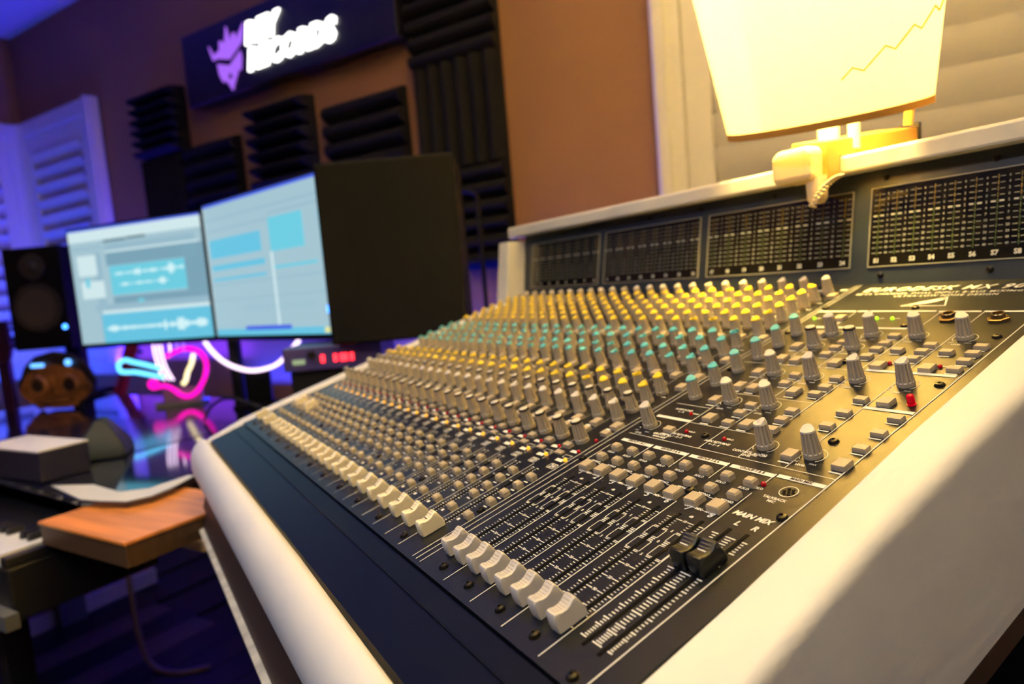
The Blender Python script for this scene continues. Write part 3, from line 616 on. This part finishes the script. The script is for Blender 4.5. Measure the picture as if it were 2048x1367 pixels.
# piano keyboard
kb = thing('stage_piano', 'black stage piano with white keys below the wooden board', 'keyboard', ROOM @ T(-1.13, 0.405, 0.60))
kbm = mat('piano_black_plastic', (0.012, 0.012, 0.014), 0.4)
part('body', MB().box(-1.20, 0.0, -0.012, 0.205, 0, 0.082), kbm, kb, bevel=0.004)
part('rear_housing', MB().box(-1.20, 0.0, 0.055, 0.205, 0.082, 0.094), kbm, kb)
part('end_block', MB().box(-0.016, 0.0, -0.012, 0.205, 0.082, 0.097), kbm, kb, bevel=0.002)
part('front_rail', MB().box(-1.20, 0.02, -0.03, -0.012, 0.0, 0.022), mat('grey_rail', (0.12, 0.12, 0.12), 0.4), kb)
wk = MB().box(-0.0112, 0.0112, -0.012, 0.056, 0.082, 0.100).mesh('white_key', mat('ivory_key', (0.82, 0.80, 0.77), 0.3)); bk = MB().rects([(0.0055, 0.012, 0.100), (0.0045, 0.010, 0.110)], 0, 0.047).mesh('black_key', kbm)
for k in range(26):
    put('white_key', wk, kb, T(-0.03 - k*0.0235, 0, 0))
    if k % 7 not in (2, 6): put('black_key', bk, kb, T(-0.03 - k*0.0235 - 0.0118, 0, 0))
part('stand_leg', MB().box(-0.30, -0.26, 0.06, 0.10, -0.60, 0), kbm, kb); part('stand_leg', MB().box(-1.10, -1.06, 0.06, 0.10, -0.60, 0), kbm, kb)
# things on the desk
def on(a, y, z=0.745, rz=0.0): return ROOM @ T(a, y, z) @ RZ(rz)
nb = thing('box', 'dark blue box with a white sheet on its lid on the left of the desk', 'box', on(-1.42, 0.575, 0.7455, 0.05))
part('carton', MB().box(-0.13, 0.085, -0.045, 0.042, 0, 0.054), mat('navy_carton', (0.004, 0.005, 0.03), 0.5), nb, bevel=0.002)
part('white_lid', MB().box(-0.13, 0.085, -0.045, 0.042, 0.0545, 0.057), mat('white_card', (0.86, 0.84, 0.86), 0.6), nb)
solo('pyramid_ornament', MB().loft([[(-0.062, -0.05, 0), (0.05, -0.052, 0), (0.055, 0.045, 0), (-0.055, 0.05, 0)], [(-0.058, -0.046, 0.022), (0.046, -0.048, 0.022), (0.05, 0.04, 0.022), (-0.05, 0.045, 0.022)], [(-0.035, -0.012, 0.070), (0.012, -0.014, 0.070), (0.014, 0.012, 0.070), (-0.033, 0.012, 0.070)], [(-0.026, -0.008, 0.076), (0.006, -0.010, 0.076), (0.008, 0.008, 0.076), (-0.024, 0.008, 0.076)]]), mat('dark_green_rubber', (0.012, 0.018, 0.018), 0.5), on(-1.445, 0.700, 0.7455, -0.6), 'dark blunt pyramid-shaped ornament beside the white-topped box', 'ornament', smooth=25, bevel=0.004)
solo('desk_pad', MB().prism([(-0.55, -0.16), (0.02, -0.10), (0.05, 0.20), (-0.02, 0.30), (-0.55, 0.24)], 0, 0.0006), mat('dark_desk_pad', (0.01, 0.011, 0.03), 0.12), on(-1.43, 0.72, 0.7456), 'thin dark desk pad under the box and the pyramid', 'desk pad')
bpy.data.objects['box'].location.z = 0.7466; bpy.data.objects['pyramid_ornament'].location.z = 0.7466
# sugar skull plaque
sk = thing('skull_plaque', 'carved wooden skull-shaped plaque leaning at the back left of the desk', 'plaque', on(-2.355, 1.022, 0.7456, 0.34) @ Matrix.Diagonal((1.12, 1, 1.0, 1)))
skw = mat('carved_copper_wood', (0.28, 0.11, 0.035), 0.45, noise=(22, 0.6), bump=(60, 0.5)); skd = mat('skull_dark', (0.02, 0.016, 0.014), 0.5)
ol = [(-.062, 0), (-.05, .012), (-.02, .004), (.03, .004), (.058, .012), (.07, 0), (.082, .02), (.10, .03), (.128, .055), (.136, .085), (.118, .12), (.10, .15), (.06, .175), (0, .185), (-.06, .172), (-.10, .14), (-.115, .11), (-.132, .085), (-.128, .055), (-.10, .03), (-.082, .015)]
part('backplate', MB().prism(ol, 0, 0.014, 'xz'), skd, sk, bevel=0.003)
il = [(x*0.93, 0.008 + z*0.74) for x, z in ol]
part('carved_face', MB().prism(il, -0.006, 0.0, 'xz'), skw, sk, bevel=0.002)
for x in (-0.052, 0.055):
    part('eye_ring', MB().lathe([(0.020, 0.006), (0.021, 0.012), (0.030, 0.013), (0.034, 0.006)], 24, (x, 0, 0.078), 'y'), skw, sk, smooth=40)
    part('eye', MB().lathe([(0.0, 0.007), (0.021, 0.007), (0.021, 0.0095), (0.0, 0.0095)], 24, (x, 0, 0.078), 'y'), skd, sk)
part('nose', MB().prism([(-.012, .055), (.012, .055), (.004, .105), (-.004, .105)], -0.014, -0.006, 'xz'), skw, sk); part('teeth', MB().box(-0.045, 0.045, -0.012, -0.006, 0.022, 0.040), skw, sk, bevel=0.003)
part('mouth_bar', MB().box(-0.06, 0.06, -0.012, -0.006, 0.008, 0.016), skw, sk, bevel=0.002)
part('left_painted_glint', MB().box(-0.068, -0.022, -0.009, -0.004, 0.138, 0.150), glow('blue_glint', (0.12, 0.38, 1.0), 2.5), sk, bevel=0.003); part('right_painted_glint', MB().lathe([(0.0, 0.004), (0.010, 0.004), (0.010, 0.009)], 14, (0.06, 0, 0.148), 'y'), MATS['blue_glint'], sk)  # glowing patches imitate blue light glinting on the plaque
# monitors
scr_bg = glow('screen_pale', (0.36, 0.54, 0.62), 1.0)
def monitor(M, W, Hh, label, draw):
    m = thing('computer_monitor', label, 'monitor', M, 'pair of computer monitors')
    part('casing', MB().box(-0.009, W+0.005, 0.0008, 0.03, -0.013, Hh+0.011), blackm, m, bevel=0.003)
    sc = part('screen', MB().box(0, W, 0, 0.004, 0, Hh), scr_bg, m)
    part('arm', MB().box(W/2-0.03, W/2+0.03, 0.03, 0.09, 0.10, 0.22), blackm, m)
    for k, (mm, rs) in enumerate(draw.items()):
        q = MB()
        for r in rs: x0, x1, y0, y1 = r; q.box(x0*W, x1*W, -0.0006 - k*0.0003, -0.0003, (1-y1)*Hh, (1-y0)*Hh)
        part('screen_graphics', q, mm, sc, kind='stuff')
    return m
g_white, g_cyan, g_cy2, g_dark, g_mid, g_blue, g_gr2, g_yel, g_white2 = glow('screen_white', (0.62, 0.79, 0.82), 1.0), glow('screen_cyan', (0.13, 0.54, 0.74), 1.0), glow('screen_bright_cyan', (0.15, 0.60, 0.74), 1.0), glow('screen_slate', (0.10, 0.19, 0.23), 1.0), glow('screen_grey', (0.19, 0.36, 0.46), 1.0), glow('screen_edge_blue', (0.06, 0.12, 0.75), 1.0), glow('screen_blue_grey', (0.30, 0.48, 0.58), 1.0), glow('screen_yellow', (0.8, 0.75, 0.3), 1.0), glow('screen_wave', (0.62, 0.88, 0.92), 1.0)
rw = random.Random(5)
def wave(x0, x1, yc, amp, n, dens):
    out = []
    for i in range(n):
        x = x0 + (x1-x0)*i/n; e = amp*(0.18 + (0.5 if i < 0.58*n else 1.25)*abs(math.sin(i*dens)*math.sin(i*0.37+1)))*rw.uniform(0.35, 1); out.append((x, x+(x1-x0)/n*1.02, yc-e, yc+e))
    return out
dl = {g_mid: [(.28, .95, .22, .33), (.86, 1.0, .22, .62), (.30, 1, .60, .67)], g_gr2: [(0, .26, .15, .17), (.15, 1, .66, .72), (.28, .95, .14, .22), (.18, .24, .2, 1)], g_white: [(0, 1, 0, .10), (.20, 1, .715, .745), (.28, .97, .20, .215), (.06, .24, .45, .60), (.05, .2, .22, .4)],
      g_cyan: [(.19, 1, .745, 1.0)], g_cy2: [(.30, .86, .335, .585), (.10, .13, .42, .50), (.49, .53, .635, .665)], g_dark: [(.28, .45, .105, .125), (.46, .60, .10, .12)], g_white2: wave(.22, .97, .875, .055, 46, 0.33) + wave(.33, .58, .405, .03, 16, 0.7) + wave(.58, .85, .405, .035, 16, 0.5) + wave(.36, .74, .50, .022, 22, 0.6), g_blue: [(0, 1, -0.012, 0.006)]}
dr = {g_gr2: [(0, 1, .10, .115), (.02, .62, .185, .20), (.6, 1, .15, .165), (0, 1, .60, .61), (0, 1, .72, .73)] + [(.30+.022*i, .306+.022*i, .77, .82) for i in range(28)], g_cyan: [(.03, .52, .26, .40), (.03, .54, .455, .495), (.03, .54, .555, .575), (0, 1, .95, 1.0)], g_cy2: [(.60, .87, .19, .42), (.62, .95, .52, .54), (.99, 1, .2, .5)], g_white: [(.595, .61, .42, .95), (0, .002, 0, 1)], g_blue: [(0, 1, -0.012, 0.008), (0.3, 0.7, .93, .96)], g_yel: [(.955, .99, .955, .99)]}
def mon_frame(a0, y0, a1, y1, z): return ROOM @ T(a0, y0, z) @ RZ(math.atan2(y1-y0, a1-a0)), math.hypot(a1-a0, y1-y0)
Ml, Wl = mon_frame(-2.095, 0.997, -1.620, 1.097, 0.950); monitor(Ml, Wl, 0.322, 'left computer monitor showing a blue audio waveform editor', dl)
Mr, Wr = mon_frame(-1.604, 1.099, -1.085, 1.013, 0.950); monitor(Mr, Wr, 0.334, 'right computer monitor showing an arrangement of pale cyan tracks', dr)
part('stand_pole', MB().lathe([(0.018, 0), (0.018, 0.34)], 16), blackm, bpy.data.objects['computer_monitor'], T(Wl-0.02, 0.09, -0.205))
part('cross_arm', MB().box(0.20, Wl+0.0, 0.07, 0.095, 0.135, 0.165), blackm, bpy.data.objects['computer_monitor'])
# speakers
def speaker(M, label, face, W=0.20, Dp=0.27, Hh=0.352):
    s = thing('studio_speaker', label, 'speaker', M, 'pair of black studio speakers')
    part('cabinet', MB().box(-W/2, W/2, 0, Dp, 0, Hh), mat('black_vinyl_cabinet', (0.004, 0.004, 0.004), 0.7, spec=0.15), s, bevel=0.006)
    part('woofer_surround', MB().lathe([(0.084, 0), (0.084, 0.002), (0.072, 0.004), (0.066, 0.001)], 32, (0, 0, 0.145), 'y'), mat('rubber_surround', (0.03, 0.028, 0.026), 0.4), s, smooth=50)
    part('woofer_cone', MB().lathe([(0.066, -0.010), (0.03, -0.012), (0.028, -0.011), (0.012, -0.0095)], 32, (0, -0.013, 0.145), 'y'), mat('woofer_cone', (0.06, 0.055, 0.05), 0.3), s, smooth=50)
    part('tweeter', MB().lathe([(0.045, 0), (0.044, 0.004), (0.02, 0.001), (0.014, 0.006), (0.004, 0.010)], 24, (0, 0, 0.285), 'y'), MATS['rubber_surround'], s, smooth=50)
    part('power_light', MB().lathe([(0.0, 0), (0.008, 0.0), (0.008, 0.003), (0.0, 0.004)], 12, (0.085, 0, 0.072), 'y'), glow('blue_power_light', (0.05, 0.25, 1.0), 6), s)
    return s
s1 = speaker(ROOM @ T(-2.612, 1.115, 0.930) @ RZ(0.56), 'black studio speaker with a blue light left of the monitors', 0)
part('stand_column', MB().lathe([(0.035, -0.17), (0.035, 0.0)], 16, (0.02, 0.14, 0)), blackm, s1); part('stand_foot', MB().box(-0.07, 0.11, 0.05, 0.23, -0.185, -0.168), blackm, s1)
rgt = RX.copy(); rgt.z = 0; rgt.normalize()
s2 = speaker(Matrix.Translation((-0.328, 0.258, 0.933)) @ RZ(math.atan2(rgt.y, rgt.x) - math.pi/2), 'black studio speaker seen from its plain side between monitor and mixer', 0)
# rack unit with red displays
rk = thing('rack_unit', 'purple-lit rack unit with red digits under the right speaker', 'rack unit', ROOM @ T(-1.115, 0.900, 0.7456) @ RZ(0.557))
part('chassis', MB().box(0, 0.20, 0, 0.16, 0.138, 0.186), mat('rack_blue_metal', (0.06, 0.05, 0.20), 0.35), rk, bevel=0.003)
part('lower_case', MB().box(0.01, 0.19, 0.01, 0.15, 0.0, 0.136), blackm, rk)
for x in (0.078, 0.104, 0.117, 0.125, 0.137): part('red_digit', MB().box(x, x+0.007, -0.003, 0, 0.153, 0.168), glow('red_digits', (1, 0.02, 0.03), 5), rk)
part('display', MB().box(0.02, 0.045, -0.002, 0, 0.152, 0.162), glow('green_display', (0.35, 0.45, 0.25), 0.9), rk); part('knob', MB().lathe([(0.008, 0), (0.007, 0.012)], 14, (0.06, 0, 0.17), 'y'), blackm, rk)
# neon figure and neon arc
nm = {k: glow('neon_' + k, c, s) for k, c, s in (('pink', (1.0, 0.0, 0.46), 1.7), ('blue', (0.13, 0.60, 1.0), 2.2), ('white', (0.98, 0.72, 1.0), 2.2), ('yellow', (1.0, 0.80, 0.40), 2.0), ('violet', (0.30, 0.12, 1.0), 1.6))}
NM = ROOM @ T(-1.950, 1.132, 0.7456) @ RZ(0.557)
ne = thing('neon_figure', 'standing neon figure of pink, blue and white tubes below the left monitor', 'neon light', NM)
part('base', MB().box(-0.02, 0.12, -0.02, 0.03, 0, 0.012), mat('clear_base', (0.25, 0.25, 0.3), 0.2), ne)
part('back_plate', MB().box(-0.01, 0.11, 0.012, 0.016, 0.012, 0.05), MATS['clear_base'], ne)
kx, kz = 0.00148, 0.00150
def npx(pts): return [((x-318+0.11*(790-y))*kx, 0, 0.029 + (790-y-0.083*(x-318))*kz) for x, y in pts]
def spline(pts, n=6):
    out = []; q = [Vector(pts[0])] + [Vector(p_) for p_ in pts] + [Vector(pts[-1])]
    for i in range(1, len(q)-2):
        for k in range(n):
            t = k/n; a, b, c, d = q[i-1], q[i], q[i+1], q[i+2]
            out.append(0.5*((2*b) + (c-a)*t + (2*a-5*b+4*c-d)*t*t + (3*b-a-3*c+d)*t**3))
    out.append(q[-2]); return out
def tubep(nme, pts, m, r=0.007, flat=True): return part(nme, MB().tube(spline(npx(pts) if flat else pts), r, 8), m, ne if flat else None, smooth=60)
tubep('pink_tube', [(322, 712), (345, 700), (370, 695), (392, 703), (403, 722), (402, 745), (394, 765), (382, 782), (366, 790), (350, 786), (335, 775), (318, 769), (298, 773), (290, 767), (294, 760), (306, 763)], nm['pink'], 0.0066)
tubep('blue_tube', [(312, 735), (285, 728), (258, 722), (240, 718), (228, 727), (232, 740), (245, 742), (262, 742), (290, 747), (318, 752)], nm['blue'], 0.0066)
for k, (xa, xb) in enumerate(((298, 312), (306, 322), (314, 330), (331, 333))):
    tubep('white_tube', [(xa, 688), (xa+2, 705), (xa+8, 728), (xb, 745), (xb+8, 758)] if k < 3 else [(331, 686), (332, 700), (330, 712)], nm['white'], 0.0028)
tubep('yellow_tube', [(378, 706), (374, 725), (366, 742), (362, 758), (356, 766)], nm['yellow'], 0.0065)
for x in (345, 358): tubep('violet_tube', [(x, 684), (x+1, 694), (x+2, 702)], nm['violet'], 0.005)
ar = thing('neon_arc', 'white neon tube hanging in a wide smile below the right monitor', 'neon light', ROOM @ T(-1.592, 1.173, 0.7456) @ RZ(0.55))
pts = [(-0.115, 0, 0.192), (-0.098, 0, 0.163), (-0.073, 0, 0.134), (-0.040, 0, 0.113), (0.0, 0, 0.100), (0.041, 0, 0.101), (0.076, 0, 0.111), (0.105, 0, 0.132)]
part('tube', MB().tube(spline(pts), 0.0056, 8), nm['white'], ar, smooth=60); part('tube', MB().tube(spline([(0.112, 0, 0.139), (0.130, 0, 0.157), (0.144, 0, 0.172)]), 0.0062, 8), nm['white'], ar, smooth=60)
part('joint', MB().tube([(0.105, 0, 0.132), (0.112, 0, 0.139)], 0.005, 8), nm['violet'], ar); part('bracket', MB().box(-0.02, 0.05, 0.008, 0.016, 0.0, 0.10), blackm, ar); part('bracket_foot', MB().box(-0.05, 0.08, -0.02, 0.05, 0, 0.008), blackm, ar)
# guitars standing on the floor behind the desk's left end
def guitar(M, label, neckc, bodyc):
    g = thing('guitar', label, 'guitar', M, 'two guitars behind the desk')
    bo = [(0.15*math.cos(t)*(1 if math.sin(t) < 0.1 else 0.8), 0.22 + 0.22*math.sin(t)) for t in [2*math.pi*k/24 for k in range(24)]]
    part('body', MB().prism(bo, 0, 0.06, 'xz'), bodyc, g, bevel=0.006); part('neck', MB().box(-0.024, 0.024, -0.012, 0.012, 0.40, 0.88), neckc, g, bevel=0.005)
    part('headstock', MB().prism([(-0.024, 0.88), (0.024, 0.88), (0.042, 0.93), (0.034, 1.04), (-0.034, 1.04), (-0.042, 0.93)], -0.010, 0.008, 'xz'), neckc, g, bevel=0.003)
    for s in (-1, 1):
        for k in range(3): part('tuning_peg', MB().lathe([(0.006, 0), (0.007, 0.012), (0.003, 0.014)], 10, (s*0.042, 0, 0.935+k*0.035), 'x'), blackm, g)
    return g
dn = mat('dark_maroon_neck', (0.055, 0.018, 0.03), 0.4, noise=(20, 0.2)); rn = mat('red_guitar', (0.35, 0.02, 0.03), 0.3)
guitar(ROOM @ T(-3.10, 1.18, 0.0) @ RZ(0.5), 'dark guitar with its neck upright below the left speaker', dn, dn)
guitar(ROOM @ T(-2.80, 1.12, 0.0) @ Matrix.Rotation(0.285, 4, 'Y') @ Matrix.Rotation(-0.27, 4, 'X'), 'red guitar leaning behind the neon figure', rn, rn)
# small stand, cables, chair
ms = thing('microphone_stand', 'thin black microphone stand between the right speaker and the mixer', 'stand', ROOM @ T(-1.00, 1.48, 0))
part('pole', MB().lathe([(0.006, 0.02), (0.006, 1.26)], 10), blackm, ms, smooth=60); part('round_base', MB().lathe([(0.11, 0), (0.11, 0.012), (0.03, 0.022)], 28), blackm, ms, smooth=40); part('boom', MB().tube([(0, 0, 1.26), (-0.03, 0, 1.275), (-0.09, 0, 1.27)], 0.005), blackm, ms); part('collar', MB().lathe([(0.012, 0.86), (0.055, 0.862), (0.055, 0.872), (0.012, 0.88)], 16), blackm, ms)
def cable(pts, r, m, label): return solo('cable', MB().tube(spline(pts, 8), r, 8), m, ROOM, label, 'cable', smooth=60)
cbl, cwh = mat('black_cable', (0.012, 0.012, 0.015), 0.5), mat('pale_cable', (0.35, 0.30, 0.33), 0.5)
cable([(-1.95, 0.95, 0.69), (-1.95, 0.96, 0.3), (-1.96, 0.97, 0.12), (-1.93, 0.98, 0.02), (-1.84, 1.0, 0.006), (-1.78, 1.06, 0.006)], 0.008, cwh, 'pale cable looping down to the floor under the desk')
cable([(-2.05, 0.68, 0.69), (-2.2, 0.69, 0.3), (-2.34, 0.70, 0.06), (-2.36, 0.72, 0.006), (-2.40, 0.70, 0.006)], 0.006, cbl, 'thin black cable hanging below the left end of the piano')
cable([(-1.34, 1.06, 0.751), (-1.46, 1.02, 0.80), (-1.52, 1.0, 0.785), (-1.53, 0.98, 0.7502)], 0.004, cbl, 'black cable arching over the desk beside the mixer')
pb = thing('power_block', 'small pinkish white box under the right end of the desk', 'box', ROOM @ T(-1.15, 0.70, 0.60))
part('case', MB().box(-0.03, 0.05, -0.03, 0.03, 0, 0.022), mat('pinkish_white', (0.6, 0.5, 0.5), 0.5), pb, bevel=0.003); part('bracket', MB().box(-0.035, -0.025, -0.005, 0.005, 0.022, 0.092), MATS['pinkish_white'], pb)
bpy.data.objects['power_block'].matrix_world = ROOM @ T(-1.15, 0.70, 0.60)
dr_ = solo('drawer_unit', MB().box(0, 0.18, 0, 0.16, 0, 0.16), woodd, ROOM @ T(-1.12, 0.74, 0.44), 'small dark brown drawer box hanging under the desk beside the console', 'drawer', bevel=0.003)
chm = mat('grey_chair_plastic', (0.16, 0.16, 0.16), 0.5)
chr_ = thing('stool', 'grey stool mostly hidden in shadow beyond the right side of the console', 'stool', ROOM @ T(0.22, 1.17, 0))
part('seat', MB().lathe([(0.0, 0.40), (0.14, 0.40), (0.17, 0.415), (0.17, 0.44), (0.14, 0.455), (0.0, 0.455)], 32), chm, chr_, smooth=50); part('column', MB().lathe([(0.03, 0.05), (0.03, 0.40)], 16), blackm, chr_, smooth=60); part('base', MB().lathe([(0.20, 0), (0.20, 0.02), (0.04, 0.05)], 32), blackm, chr_, smooth=40)
